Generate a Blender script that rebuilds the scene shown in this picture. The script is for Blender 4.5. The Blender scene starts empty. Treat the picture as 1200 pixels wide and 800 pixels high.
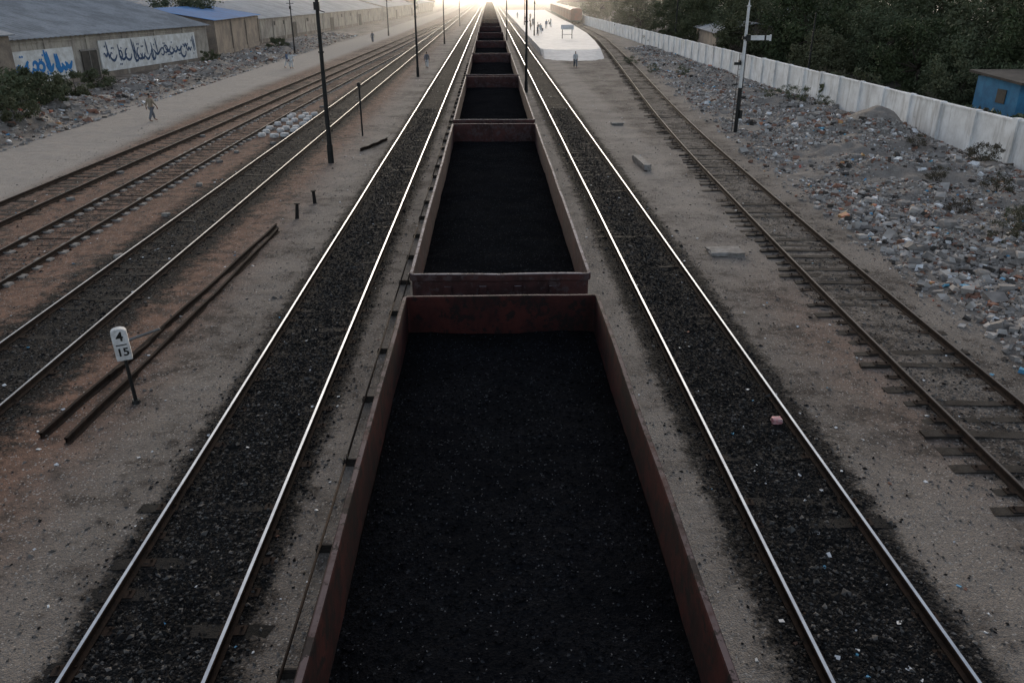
import bpy, math, random
import numpy as np
from mathutils import Vector, Matrix
random.seed(3)
rng = np.random.default_rng(7)
scene = bpy.context.scene
col = scene.collection

# ------------------------------------------------------------------ helpers
def arr_mesh(name, V, F, mats, mi=None, smooth=False):
    V = np.asarray(V, dtype=np.float32); F = np.asarray(F, dtype=np.int32)
    me = bpy.data.meshes.new(name)
    k = F.shape[1]; m = F.shape[0]
    me.vertices.add(len(V)); me.vertices.foreach_set('co', V.ravel())
    me.loops.add(m*k); me.loops.foreach_set('vertex_index', F.ravel())
    me.polygons.add(m)
    me.polygons.foreach_set('loop_start', np.arange(0, m*k, k, dtype=np.int32))
    if mi is not None:
        me.polygons.foreach_set('material_index', np.asarray(mi, dtype=np.int32))
    me.polygons.foreach_set('use_smooth', np.full(m, smooth, dtype=bool))
    for t in mats: me.materials.append(t)
    me.update(calc_edges=True)
    return me

def add(name, me, parent=None, loc=(0,0,0), rot=(0,0,0), scale=(1,1,1), **props):
    o = bpy.data.objects.new(name, me)
    col.objects.link(o)
    if parent is not None: o.parent = parent
    o.location = loc; o.rotation_euler = rot; o.scale = scale
    for k, v in props.items(): o[k] = v
    return o

def empty(name, loc, label, category, group=None, rotz=0.0, scale=1.0):
    o = bpy.data.objects.new(name, None); col.objects.link(o)
    o.empty_display_size = 0.3
    o.location = loc; o.rotation_euler = (0,0,rotz); o.scale = (scale,)*3
    o["label"] = label; o["category"] = category
    if group: o["group"] = group
    return o

class MB:
    def __init__(s): s.v=[]; s.f=[]; s.m=[]
    def box(s, c, d, mat=0, rz=0.0, taper=1.0, rx=0.0):
        n=len(s.v); cx,cy,cz=c; dx,dy,dz=[q/2 for q in d]
        R = Matrix.Rotation(rz,3,'Z') @ Matrix.Rotation(rx,3,'X')
        for z in (-1,1):
            t = taper if z>0 else 1.0
            for x,y in ((-1,-1),(1,-1),(1,1),(-1,1)):
                p = R @ Vector((x*dx*t,y*dy*t,z*dz))
                s.v.append((p.x+cx,p.y+cy,p.z+cz))
        for q in ((0,3,2,1),(4,5,6,7),(0,1,5,4),(1,2,6,5),(2,3,7,6),(3,0,4,7)):
            s.f.append(tuple(n+i for i in q)); s.m.append(mat)
    def cyl(s, p0, p1, r0, r1=None, n=10, mat=0, cap=True):
        if r1 is None: r1=r0
        p0=Vector(p0); p1=Vector(p1); a=(p1-p0).normalized()
        u=a.orthogonal().normalized(); w=a.cross(u); b=len(s.v)
        for p,r in ((p0,r0),(p1,r1)):
            for i in range(n):
                t=2*math.pi*i/n; q=p+u*(r*math.cos(t))+w*(r*math.sin(t)); s.v.append(tuple(q))
        for i in range(n):
            j=(i+1)%n; s.f.append((b+i,b+j,b+n+j,b+n+i)); s.m.append(mat)
        if cap:
            s.f.append(tuple(b+i for i in reversed(range(n)))); s.m.append(mat)
            s.f.append(tuple(b+n+i for i in range(n))); s.m.append(mat)
    def poly(s, pts, mat=0):
        n=len(s.v); s.v+= [tuple(p) for p in pts]; s.f.append(tuple(range(n,n+len(pts)))); s.m.append(mat)
    def prism(s, prof, y0, y1, mat=0):   # prof (x,z) closed ccw extruded along y
        n=len(s.v); k=len(prof)
        for y in (y0,y1):
            for x,z in prof: s.v.append((x,y,z))
        for i in range(k):
            j=(i+1)%k; s.f.append((n+i,n+j,n+k+j,n+k+i)); s.m.append(mat)
        s.f.append(tuple(n+i for i in reversed(range(k)))); s.m.append(mat)
        s.f.append(tuple(n+k+i for i in range(k))); s.m.append(mat)
    def mesh(s, name, mats, smooth=False):
        me=bpy.data.meshes.new(name); me.from_pydata(s.v,[],s.f)
        for t in mats: me.materials.append(t)
        me.polygons.foreach_set('material_index', s.m)
        me.polygons.foreach_set('use_smooth',[smooth]*len(s.f))
        me.update()
        return me

def hsh(ix,iy,seed):
    a = np.sin(ix*127.1+iy*311.7+seed*74.7)*43758.5453
    return a-np.floor(a)
def vnoise(x,y,seed=0):
    ix=np.floor(x); iy=np.floor(y); fx=x-ix; fy=y-iy
    fx=fx*fx*(3-2*fx); fy=fy*fy*(3-2*fy)
    a=hsh(ix,iy,seed); b=hsh(ix+1,iy,seed); c=hsh(ix,iy+1,seed); d=hsh(ix+1,iy+1,seed)
    return (a*(1-fx)+b*fx)*(1-fy)+(c*(1-fx)+d*fx)*fy
def fbm(x,y,oct=4,seed=0):
    s=0;a=0.5
    for i in range(oct):
        s=s+a*vnoise(x*2**i,y*2**i,seed+i*3.3); a*=.5
    return s

# ------------------------------------------------------------------ materials
def nt(name):
    m=bpy.data.materials.new(name); m.use_nodes=True
    t=m.node_tree; b=t.nodes['Principled BSDF']
    return m,t,b
def N(t,typ,**kw):
    n=t.nodes.new(typ)
    for k,v in kw.items():
        if k.startswith('_'): setattr(n,k[1:],v)
        else: n.inputs[k].default_value=v
    return n
def noise(t,co,scale,detail=4,rough=.6):
    n=N(t,'ShaderNodeTexNoise',Scale=scale,Detail=detail,Roughness=rough); t.links.new(co,n.inputs['Vector']); return n.outputs['Fac']
def ramp(t,f,a,b,c0=0.0,c1=1.0):
    n=N(t,'ShaderNodeMapRange'); n.interpolation_type='SMOOTHSTEP'
    n.inputs['From Min'].default_value=a; n.inputs['From Max'].default_value=b
    n.inputs['To Min'].default_value=c0; n.inputs['To Max'].default_value=c1
    t.links.new(f,n.inputs['Value']); return n.outputs['Result']
def mixc(t,f,a,b,blend='MIX'):
    n=t.nodes.new('ShaderNodeMix'); n.data_type='RGBA'; n.blend_type=blend
    for s,val in ((0,f),(6,a),(7,b)):
        if isinstance(val,(int,float)): n.inputs[s].default_value=val
        elif isinstance(val,tuple): n.inputs[s].default_value=(*val,1) if len(val)==3 else val
        else: t.links.new(val,n.inputs[s])
    return n.outputs[2]
def math2(t,op,a,b=0.5):
    n=t.nodes.new('ShaderNodeMath'); n.operation=op
    for i,val in enumerate((a,b)):
        if isinstance(val,(int,float)): n.inputs[i].default_value=val
        else: t.links.new(val,n.inputs[i])
    return n.outputs[0]
def bump(t,b,h,strength=.5,dist=.02):
    n=N(t,'ShaderNodeBump',Strength=strength,Distance=dist); t.links.new(h,n.inputs['Height']); t.links.new(n.outputs[0],b.inputs['Normal'])

def mat2(name,c1,c2,scale=3.0,rough=.8,metal=0.0,bs=20.0,bst=.4,bd=.01,fine=.35,spec=.3,dust=None,chips=None,streak=None,stk=(1.6,1.6,.22)):
    m,t,b=nt(name)
    co=t.nodes.new('ShaderNodeTexCoord').outputs['Object']
    f=ramp(t,noise(t,co,scale,4,.65),.35,.65)
    c=mixc(t,f,c1,c2)
    g=noise(t,co,bs,3,.7)
    c=mixc(t,fine,c,mixc(t,g,(0.1,0.1,0.1),(0.9,0.9,0.9)),'SOFT_LIGHT') if fine else c
    if streak:
        mp=N(t,'ShaderNodeMapping'); mp.inputs['Scale'].default_value=stk; t.links.new(co,mp.inputs['Vector'])
        sn=ramp(t,noise(t,mp.outputs[0],1.4,5,.7),.48,.68)
        c=mixc(t,math2(t,'MULTIPLY',sn,.75),c,streak)
    if dust:
        geo=t.nodes.new('ShaderNodeNewGeometry'); sp=t.nodes.new('ShaderNodeSeparateXYZ')
        t.links.new(geo.outputs['Normal'],sp.inputs[0])
        up=ramp(t,sp.outputs['Z'],.5,.9)
        dn=ramp(t,noise(t,co,2.3,5,.7),.3,.55)
        c=mixc(t,math2(t,'MULTIPLY',up,dn),c,dust)
    if chips:
        cn=ramp(t,noise(t,co,5.5,6,.75),.53,.56)
        c=mixc(t,math2(t,'MULTIPLY',cn,.85),c,chips)
    t.links.new(c,b.inputs['Base Color'])
    b.inputs['Roughness'].default_value=rough; b.inputs['Metallic'].default_value=metal
    b.inputs['Specular IOR Level'].default_value=spec
    bump(t,b,g,bst,bd)
    return m

M={}
M['rail_side']=mat2('rail_rust',(.045,.030,.023),(.026,.020,.017),6,.9,.0,spec=.1)
M['rail_top']=mat2('rail_polished',(.46,.49,.53),(.35,.37,.41),3,.33,1.0,60,.08,.002,.1)
M['rail_worn']=mat2('rail_worn_top',(.30,.31,.33),(.20,.20,.21),3,.42,.9,60,.08,.002,.1)
M['rail_dull']=mat2('rail_dull_top',(.12,.105,.095),(.08,.066,.058),3,.65,.3,40,.2,.003)
M['sleeper']=mat2('weathered_timber',(.040,.033,.028),(.065,.056,.048),4,.9,0,30,.8,.02,spec=.1)
M['sleeper_dark']=mat2('oily_timber',(.016,.015,.014),(.028,.025,.023),4,.85,0,30,.8,.02,spec=.1)
M['concrete']=mat2('worn_concrete',(.30,.28,.26),(.2,.18,.165),5,.9,0,30,.5,.01)
M['wagon']=mat2('oxide_red_paint',(.052,.015,.013),(.024,.010,.010),1.6,.75,0,14,.3,.008,.5,.12,dust=(.12,.088,.09),chips=(.012,.010,.010),streak=(.013,.009,.009),stk=(1.5,1.5,.5))
M['wagon_pale']=mat2('dusty_oxide_paint',(.070,.030,.028),(.036,.020,.020),1.6,.75,0,14,.3,.008,.5,.12,dust=(.30,.265,.28),chips=(.07,.05,.052),streak=(.022,.014,.014),stk=(1.5,1.5,.5))
M['under']=mat2('black_iron',(.02,.018,.017),(.035,.03,.027),4,.8,.0,spec=.15)
M['redcar']=mat2('dark_red_paint',(.16,.035,.025),(.10,.03,.025),1.2,.6)
M['plaster']=mat2('stained_plaster',(.46,.415,.355),(.30,.265,.235),.5,.9,0,6,.5,.02,.6,streak=(.18,.16,.145))
M['plaster_brown']=mat2('brown_plaster',(.29,.24,.195),(.18,.15,.13),.5,.9,0,6,.5,.02,.6)
M['roof']=mat2('asbestos_sheet',(.27,.29,.32),(.17,.185,.205),.35,.8,0,5,.3,.02,.6)
M['roof_pale']=mat2('pale_sheet',(.42,.42,.43),(.30,.30,.31),.3,.75,0,5,.3,.02,.6)
M['roof_blue']=mat2('blue_sheet',(.05,.20,.46),(.05,.15,.34),.3,.6,0,5,.2,.02,.4)
M['roof_dark']=mat2('dark_tar_roof',(.075,.062,.055),(.045,.038,.034),.8,.9,0,5,.3,.02,.6)
M['door']=mat2('dark_door',(.05,.045,.04),(.08,.07,.06),2,.8)
M['white']=mat2('white_paint',(.74,.74,.75),(.58,.57,.56),1.5,.75,0,10,.2,.005,.3)
M['weathered_white']=mat2('weathered_white_paint',(.82,.81,.80),(.58,.56,.54),5,.8,0,25,.4,.006,.5)
M['wallwhite']=mat2('whitewashed_wall',(.90,.90,.90),(.72,.71,.70),.7,.85,0,7,.5,.02,.5,streak=(.46,.44,.42))
M['panelwhite']=mat2('faded_whitewash',(.78,.78,.78),(.58,.57,.55),1.2,.85,0,7,.5,.02,.5)
M['black']=mat2('black_paint',(.012,.012,.012),(.025,.024,.023),3,.6)
M['blue']=mat2('blue_lime_wash',(.05,.20,.36),(.04,.14,.26),1.5,.85)
M['bluew']=mat2('blue_writing_paint',(.02,.18,.50),(.03,.22,.50),3,.8)
M['greyw']=mat2('slate_writing_paint',(.03,.06,.13),(.05,.09,.17),3,.8)
M['platform']=mat2('platform_paving',(.66,.64,.63),(.54,.52,.51),.8,.7,0,5,.2,.01,.4,spec=.2)
M['stone']=mat2('grey_stone',(.24,.225,.21),(.15,.14,.13),3,.9,0,12,.6,.02)
M['stone_w']=mat2('whitewashed_stone',(.70,.69,.68),(.48,.46,.44),3,.9,0,12,.6,.02)
M['st1']=mat2('rubble_grey',(.31,.285,.265),(.20,.182,.170),3,.95,0,12,.6,.02,spec=.1)
M['st2']=mat2('rubble_pale',(.50,.465,.435),(.36,.33,.305),3,.95,0,12,.6,.02,spec=.1)
M['st3']=mat2('rubble_brick',(.28,.15,.11),(.19,.115,.085),3,.95,0,12,.6,.02,spec=.1)
M['st4']=mat2('rubble_dark',(.09,.080,.073),(.05,.045,.041),3,.95,0,12,.6,.02,spec=.1)
M['litw']=mat2('white_litter',(.82,.82,.82),(.6,.6,.62),3,.7)
M['litb']=mat2('blue_litter',(.10,.28,.5),(.10,.34,.46),3,.6)
M['litr']=mat2('red_litter',(.5,.12,.10),(.5,.30,.12),3,.6)
M['pink']=mat2('pink_plastic',(.65,.26,.28),(.6,.42,.42),14,.6)
M['peb']=mat2('brown_pebble',(.21,.188,.17),(.14,.127,.114),1,.95,spec=.1)
M['pebd']=mat2('oily_pebble',(.024,.023,.023),(.012,.0115,.0115),1,.9,spec=.1)
M['pebm']=mat2('grey_pebble',(.11,.105,.10),(.07,.066,.062),1,.9,spec=.1)
M['bark']=mat2('bark',(.07,.055,.042),(.045,.036,.028),4,.95)
M['skin']=mat2('skin',(.22,.12,.08),(.19,.10,.07),3,.6,0,20,.1,.002,.1)
M['hair']=mat2('hair',(.012,.01,.009),(.02,.016,.014),9,.6)
M['cl_white']=mat2('white_cotton',(.62,.62,.62),(.5,.5,.5),3,.9)
M['cl_grey']=mat2('grey_cotton',(.16,.17,.19),(.12,.13,.15),3,.9)
M['cl_blue']=mat2('blue_cotton',(.10,.15,.24),(.08,.12,.2),3,.9)
M['cl_tan']=mat2('tan_cotton',(.30,.24,.18),(.24,.2,.15),3,.9)
M['galv']=mat2('galvanised_steel',(.25,.25,.25),(.16,.155,.15),3,.6,.4)

def leafmat(name,c1,c2):
    m,t,b=nt(name)
    tc=t.nodes.new('ShaderNodeTexCoord').outputs['Object']
    oi=t.nodes.new('ShaderNodeObjectInfo')
    f=ramp(t,noise(t,tc,.9,3,.6),.35,.65)
    c=mixc(t,f,c1,c2)
    c=mixc(t,math2(t,'MULTIPLY',oi.outputs['Random'],.7),c,(.12,.118,.07))
    t.links.new(c,b.inputs['Base Color']); b.inputs['Roughness'].default_value=.8
    b.inputs['Specular IOR Level'].default_value=.15
    return m
M['leaf']=leafmat('foliage',(.042,.056,.028),(.080,.098,.048))
M['leafd']=leafmat('dusty_foliage',(.07,.088,.050),(.115,.128,.075))
M['brush']=leafmat('dry_brush',(.08,.062,.048),(.05,.04,.032))

# coal
m,t,b=nt('coal'); M['coal']=m
co=t.nodes.new('ShaderNodeTexCoord').outputs['Object']
vo=N(t,'ShaderNodeTexVoronoi',Scale=40.0); t.links.new(co,vo.inputs['Vector'])
vo2=N(t,'ShaderNodeTexVoronoi',Scale=80.0); t.links.new(co,vo2.inputs['Vector'])
sx=t.nodes.new('ShaderNodeSeparateColor'); t.links.new(vo.outputs['Color'],sx.inputs[0])
sx2=t.nodes.new('ShaderNodeSeparateColor'); t.links.new(vo2.outputs['Color'],sx2.inputs[0])
c=mixc(t,sx.outputs[0],(.0055,.0057,.0065),(.0115,.012,.014))
c=mixc(t,ramp(t,noise(t,co,1.1,4,.6),.4,.65),c,(.0065,.0068,.008))
c=mixc(t,ramp(t,sx.outputs[1],.98,.99),c,(.026,.028,.032))
c=mixc(t,ramp(t,sx2.outputs[1],.991,.995),c,(.075,.077,.083))
t.links.new(c,b.inputs['Base Color'])
b.inputs['Roughness'].default_value=1.0
b.inputs['Specular IOR Level'].default_value=0.0
h=math2(t,'ADD',vo.outputs['Distance'],math2(t,'MULTIPLY',vo2.outputs['Distance'],.5))
h=math2(t,'ADD',h,noise(t,co,9,4,.7))
bump(t,b,h,.5,.02)

# ground
m,t,b=nt('yard_ground'); M['ground']=m
co=t.nodes.new('ShaderNodeNewGeometry').outputs['Position']
at=t.nodes.new('ShaderNodeAttribute'); at.attribute_name='zones'
sc=t.nodes.new('ShaderNodeSeparateColor'); t.links.new(at.outputs['Color'],sc.inputs[0])
oil,red,pale=sc.outputs[0],sc.outputs[1],sc.outputs[2]; rub=at.outputs['Alpha']
nA=noise(t,co,.35,5,.65); nB=noise(t,co,2.2,5,.7); nC=noise(t,co,14,4,.7)
vo=N(t,'ShaderNodeTexVoronoi',Scale=18.0); t.links.new(co,vo.inputs['Vector'])
vf=N(t,'ShaderNodeTexVoronoi',Scale=38.0); t.links.new(co,vf.inputs['Vector'])
vs=t.nodes.new('ShaderNodeSeparateColor'); t.links.new(vo.outputs['Color'],vs.inputs[0])
vfs=t.nodes.new('ShaderNodeSeparateColor'); t.links.new(vf.outputs['Color'],vfs.inputs[0])
c=mixc(t,ramp(t,nA,.35,.65),(.235,.205,.18),(.15,.13,.115))
rc=mixc(t,ramp(t,nB,.35,.65),(.235,.140,.102),(.13,.085,.066))
c=mixc(t,red,c,rc)
c=mixc(t,math2(t,'MULTIPLY',ramp(t,nB,.2,.6,.6,1),pale),c,(.36,.322,.288))
c=mixc(t,math2(t,'MULTIPLY',ramp(t,nB,.3,.6),rub),c,(.26,.235,.213))
bl=ramp(t,math2(t,'ADD',math2(t,'MULTIPLY',nA,.5),math2(t,'MULTIPLY',nB,.5)),.49,.60,0,.8)
c=mixc(t,math2(t,'MULTIPLY',bl,math2(t,'SUBTRACT',1.0,math2(t,'MAXIMUM',rub,pale))),c,(.066,.054,.047))
o2=math2(t,'ADD',oil,math2(t,'MULTIPLY',math2(t,'SUBTRACT',math2(t,'ADD',math2(t,'MULTIPLY',nB,.6),math2(t,'MULTIPLY',nC,.4)),.5),1.7))
of=ramp(t,o2,.3,.8)
oc=mixc(t,vs.outputs[0],(.009,.0085,.0085),(.030,.028,.027))
oc=mixc(t,ramp(t,vs.outputs[1],.94,.97),oc,(.09,.085,.08))
c=mixc(t,of,c,oc)
c=mixc(t,ramp(t,vfs.outputs[0],0,1,.0,.55),c,mixc(t,vfs.outputs[1],(.3,.3,.3),(.8,.78,.75)),'SOFT_LIGHT')
peb=math2(t,'MULTIPLY',ramp(t,vfs.outputs[2],.94,.97),math2(t,'SUBTRACT',1.0,math2(t,'MULTIPLY',of,.85)))
c=mixc(t,peb,c,(.36,.33,.305))
t.links.new(c,b.inputs['Base Color'])
b.inputs['Roughness'].default_value=.95
b.inputs['Specular IOR Level'].default_value=.08
h=math2(t,'ADD',math2(t,'MULTIPLY',nC,1.0),math2(t,'MULTIPLY',math2(t,'SUBTRACT',1.0,vf.outputs['Distance']),.4))
hb=math2(t,'MULTIPLY',math2(t,'SUBTRACT',1.0,vo.outputs['Distance']),math2(t,'ADD',of,.15))
h=math2(t,'ADD',math2(t,'ADD',h,hb),nB)
bump(t,b,h,.9,.04)

# ------------------------------------------------------------------ track alignments
def smoothfn(pts):
    ys=np.array([p[1] for p in pts]); xs=np.array([p[0] for p in pts])
    yy=np.arange(-60,1300,2.0); xx=np.interp(yy,ys,xs)
    k=np.ones(13)/13
    xp=np.pad(xx,6,mode='edge'); xx=np.convolve(xp,k,'valid')
    return lambda y: np.interp(y,yy,xx)
L1=smoothfn([(-4.38,0),(-4.38,1300)])
T0=smoothfn([(.14,0),(.14,1300)])
R1=smoothfn([(4.91,0),(4.91,1300)])
L2=smoothfn([(-10.74,0),(-10.74,1300)])
L3=smoothfn([(-14.9,0),(-14.9,50),(-14.2,80),(-13.0,117),(-11.1,190),(-10.8,205),(-10.8,1300)])
L4=smoothfn([(-18.9,0),(-18.5,35),(-17.9,52),(-17.1,80),(-16.0,117),(-14.2,190),(-10.9,300),(-10.9,1300)])
R2=smoothfn([(9.45,0),(9.6,11),(9.9,18),(10.4,28),(11,39),(11.9,53),(13.8,74),(17.4,115),(20.5,155),(22,200),(24,260),(29,420),(40,900)])

# ------------------------------------------------------------------ ground
def axis(segs):
    out=[]
    for a,b_,s in segs: out+=list(np.arange(a,b_,s))
    return np.array(out)
gx=np.concatenate([-np.geomspace(1600,60,14)[:-1], axis([(-60,-30,.6),(-30,34,.2),(34,60,1.0)]), np.geomspace(60,1600,14)])
gy=np.concatenate([axis([(-40,2,3),(2,60,.2),(60,130,.5),(130,300,2.0)]), np.geomspace(300,2600,24)])
GX,GY=np.meshgrid(gx,gy)
def sst(v,a,b_):
    u=np.clip((v-a)/(b_-a),0,1); return u*u*(3-2*u)
def near(fn,hw,fade): 
    d=np.abs(GX-fn(GY)); return 1-sst(d,hw,hw+fade)
trackm=np.maximum.reduce([near(f,1.5,.9) for f in (L1,T0,R1,L2,L3,L4,R2)])
oil=np.maximum.reduce([near(L1,.85,.8)*1.0, near(R1,.9,.95)*1.05, near(T0,1.2,1.3)*.74, near(L2,.9,1.8)*.84,
                       near(L3,.8,1.0)*.42, near(L4,.7,.9)*.4, near(R2,.7,1.2)*.47])
oil=oil*(1-.3*sst(GY,60,200))
red=sst(-GX,6.3,8.8)*(1-sst(-GX,19.5,21.0))*(1-.5*sst(GY,60,140))
red=np.maximum(red,.55*np.exp(-((GX-8.2)/1.0)**2-((GY-17)/5)**2))
pc=np.interp(GY,[0,36,64,94,175,400],[-20.5,-22.9,-24.2,-23.3,-21.5,-19])
pale=(1-sst(np.abs(GX-pc),2.3,4.0))*sst(GY,25,34)
pale=np.maximum(pale,.45*(1-sst(np.abs(GX-2.9),.4,1.2)))
pale=np.maximum(pale,.6*(1-sst(np.abs(GX-7.6),.8,1.9))*sst(GY,14,40))
pale=np.maximum(pale,.35*(1-sst(np.abs(GX+7.0),.5,1.6))*sst(GY,16,40))
rr=sst(GX-R2(GY),1.6,3.2)*(1-sst(GX,25.0,25.4))*(1-sst(GY,150,180))
rl=sst(-GX,26.8,29)*(1-sst(-GX,33,36))*sst(GY,36,46)*(1-sst(GY,150,200))
rub=np.maximum(rr,rl)
Z=(fbm(GX*.9,GY*.9,4,1)-.47)*.10*(1-trackm)+(fbm(GX*4,GY*4,3,5)-.45)*.045
Z+= rr*(fbm(GX*.28,GY*.28,4,11)**2*1.5)*sst(GX-R2(GY),2,7)*(1-.75*sst(GX,22.5,24.8)) + rl*fbm(GX*.3,GY*.3,4,21)**2*1.6
Z+= rub*(fbm(GX*1.6,GY*1.6,3,17)-.4)*.30*(1-.6*sst(GX,23,24.8))
Z+= near(R2,.55,.5)*(.012+.05*(fbm(GX*.8,GY*.8,3,41)-.4)) - near(lambda y:R2(y)-1.45,.35,.4)*.022
def heap(x,y,r,h): 
    return h*np.exp(-(np.hypot(GX-x,(GY-y)*.85)/r*(1+.35*(fbm(GX*.9,GY*.9,3,61)-.45)))**2*2.2)
Z+=heap(22.7,47.5,2.6,1.15)+heap(17.5,47,1.6,.35)+heap(-30,52,2.5,.7)
Z+= (trackm*.006)
Z-=.02
V=np.stack([GX.ravel(),GY.ravel(),Z.ravel()],1)
ny,nx=GX.shape
idx=np.arange(ny*nx).reshape(ny,nx)
F=np.stack([idx[:-1,:-1].ravel(),idx[:-1,1:].ravel(),idx[1:,1:].ravel(),idx[1:,:-1].ravel()],1)
gm=arr_mesh('ground',V,F,[M['ground']],smooth=True)
ca=gm.color_attributes.new('zones','FLOAT_COLOR','POINT')
ca.data.foreach_set('color',np.stack([oil.ravel(),red.ravel(),pale.ravel(),rub.ravel()],1).astype(np.float32).ravel())
g=add('ground',gm); g['kind']='structure'
def gz(x,y):
    j=int(np.clip(np.searchsorted(gx,x)-1,0,nx-2)); i=int(np.clip(np.searchsorted(gy,y)-1,0,ny-2))
    return float(max(Z[i,j],Z[i+1,j],Z[i,j+1],Z[i+1,j+1]))
def gzv(x,y):
    j=np.clip(np.searchsorted(gx,x)-1,0,nx-2); i=np.clip(np.searchsorted(gy,y)-1,0,ny-2)
    tx=(x-gx[j])/(gx[j+1]-gx[j]); ty=(y-gy[i])/(gy[i+1]-gy[i])
    return (Z[i,j]*(1-tx)+Z[i,j+1]*tx)*(1-ty)+(Z[i+1,j]*(1-tx)+Z[i+1,j+1]*tx)*ty

# ------------------------------------------------------------------ scattered stones
OCT=np.array([(1,0,0),(-1,0,0),(0,1,0),(0,-1,0),(0,0,1),(0,0,-1)],float)
OF=np.array([(0,2,4),(2,1,4),(1,3,4),(3,0,4),(2,0,5),(1,2,5),(3,1,5),(0,3,5)])
CUB=np.array([(-1,-1,-1),(1,-1,-1),(1,1,-1),(-1,1,-1),(-1,-1,1),(1,-1,1),(1,1,1),(-1,1,1)],float)*.75
CF=np.array([(0,3,2,1),(4,5,6,7),(0,1,5,4),(1,2,6,5),(2,3,7,6),(3,0,4,7)])
def scatter(name,x,y,s,mats,mi,flat=.6,base=OCT,faces=OF,z=None,tilt=.5,sink=.3,aniso=.4):
    n=len(x); k=len(base)
    P=np.tile(base,(n,1,1))*(1+rng.uniform(-.3,.3,(n,k,3)))
    P=P*(s[:,None,None])*np.stack([1+rng.uniform(-aniso,aniso,n),1+rng.uniform(-aniso,aniso,n),flat*(1+rng.uniform(-.35,.35,n))],1)[:,None,:]
    a=rng.uniform(-tilt,tilt,n); ca_,sa=np.cos(a)[:,None],np.sin(a)[:,None]
    Y_=P[:,:,1]*ca_-P[:,:,2]*sa; Z_=P[:,:,1]*sa+P[:,:,2]*ca_; P[:,:,1]=Y_; P[:,:,2]=Z_
    a=rng.uniform(0,6.28,n); ca_,sa=np.cos(a)[:,None],np.sin(a)[:,None]
    X_=P[:,:,0]*ca_-P[:,:,1]*sa; Y_=P[:,:,0]*sa+P[:,:,1]*ca_; P[:,:,0]=X_; P[:,:,1]=Y_
    if z is None: z=gzv(x,y)
    P[:,:,0]+=x[:,None]; P[:,:,1]+=y[:,None]; P[:,:,2]+=(z+s*flat*sink)[:,None]
    Fv=(faces[None]+ (np.arange(n)*k)[:,None,None]).reshape(-1,faces.shape[1])
    return arr_mesh(name,P.reshape(-1,3),Fv,mats,np.repeat(mi,len(faces)))
def ydist(n,y0,y1):
    return y0*(y1/y0)**rng.uniform(0,1,n)
xs=[];ys=[];ss=[];mm=[]
for fn,hw,n,w in ((L1,.95,26000,(.04,.82,.14)),(R1,1.0,26000,(.015,.87,.115)),(L2,1.2,8000,(.15,.65,.2)),(R2,1.4,5500,(.5,.2,.3)),(L3,1.3,4500,(.5,.2,.3)),(L4,1.3,3000,(.5,.2,.3))):
    y=ydist(n,6.0,60); x=fn(y)+rng.normal(0,hw*.55,n)
    xs.append(x);ys.append(y);ss.append(rng.gamma(3,.005,n)+.007);mm.append(rng.choice(3,n,p=w))
n=34000; y=ydist(n,6.0,70); x=rng.uniform(-22,13,n)
xs.append(x);ys.append(y);ss.append(rng.gamma(2,.005,n)+.005);mm.append(rng.choice(3,n,p=(.70,.06,.24)))
x=np.concatenate(xs);y=np.concatenate(ys);s=np.concatenate(ss);q=np.concatenate(mm)
o=add('gravel',scatter('gravel',x,y,s,[M['peb'],M['pebd'],M['pebm']],q,z=None)); o['kind']='stuff'; o['label']='loose brown and black stones scattered over yard'
RM=[M['st1'],M['st2'],M['st3'],M['st4'],M['litw'],M['litb'],M['litr']]
n=100000; y=ydist(n,11,130); u=rng.uniform(0,1,n); x=R2(y)+1.8+(25-R2(y)-1.8)*u**.9
dens=fbm(x*.5,y*.5,3,31); keep=(rng.uniform(0,1,n)<(.46+2.8*(dens-.40))*sst(x-R2(y),1.5,4))&(np.hypot(x-22.7,y-47.5)>1.7); x=x[keep];y=y[keep];n=len(x)
big=fbm(x*.3+7,y*.3,2,77)
s=rng.gamma(1.1,.028,n)*(.55+1.2*big)+.017; s=np.minimum(s,.30)
q=rng.choice(7,n,p=(.35,.36,.11,.10,.060,.009,.011))
me=scatter('rubble',x,y,s,RM,q,flat=.65,base=CUB,faces=CF,tilt=.8,aniso=.5)
o=add('rubble',me); o['kind']='stuff'; o['label']='broken grey stone and litter heaped beside wall'
n=11000; y=ydist(n,38,170); x=rng.normal(-30.5,2.4,n); x=np.clip(x,-35.5,-26)
s=np.minimum(rng.gamma(1.3,.04,n)+.03,.4); q=rng.choice(7,n,p=(.38,.30,.14,.11,.05,.01,.01))
me=scatter('rubble',x,y,s,RM,q,flat=.5,base=CUB,faces=CF,tilt=.6,aniso=.5)
o=add('rubble',me); o['kind']='stuff'; o['label']='stone and litter strewn along warehouse walls'
n=750; y=ydist(n,7,90); x=rng.uniform(-20,14,n); x=np.where(np.abs(x-.14)<1.8,x+3.5,x)
me=scatter('litter',x,y,rng.uniform(.012,.04,n),[M['litw'],M['litb'],M['st3']],rng.choice(3,n,p=(.8,.08,.12)),flat=.35,base=CUB,faces=CF)
o=add('litter',me); o['kind']='stuff'; o['label']='small scraps of paper and plastic litter'

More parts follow.
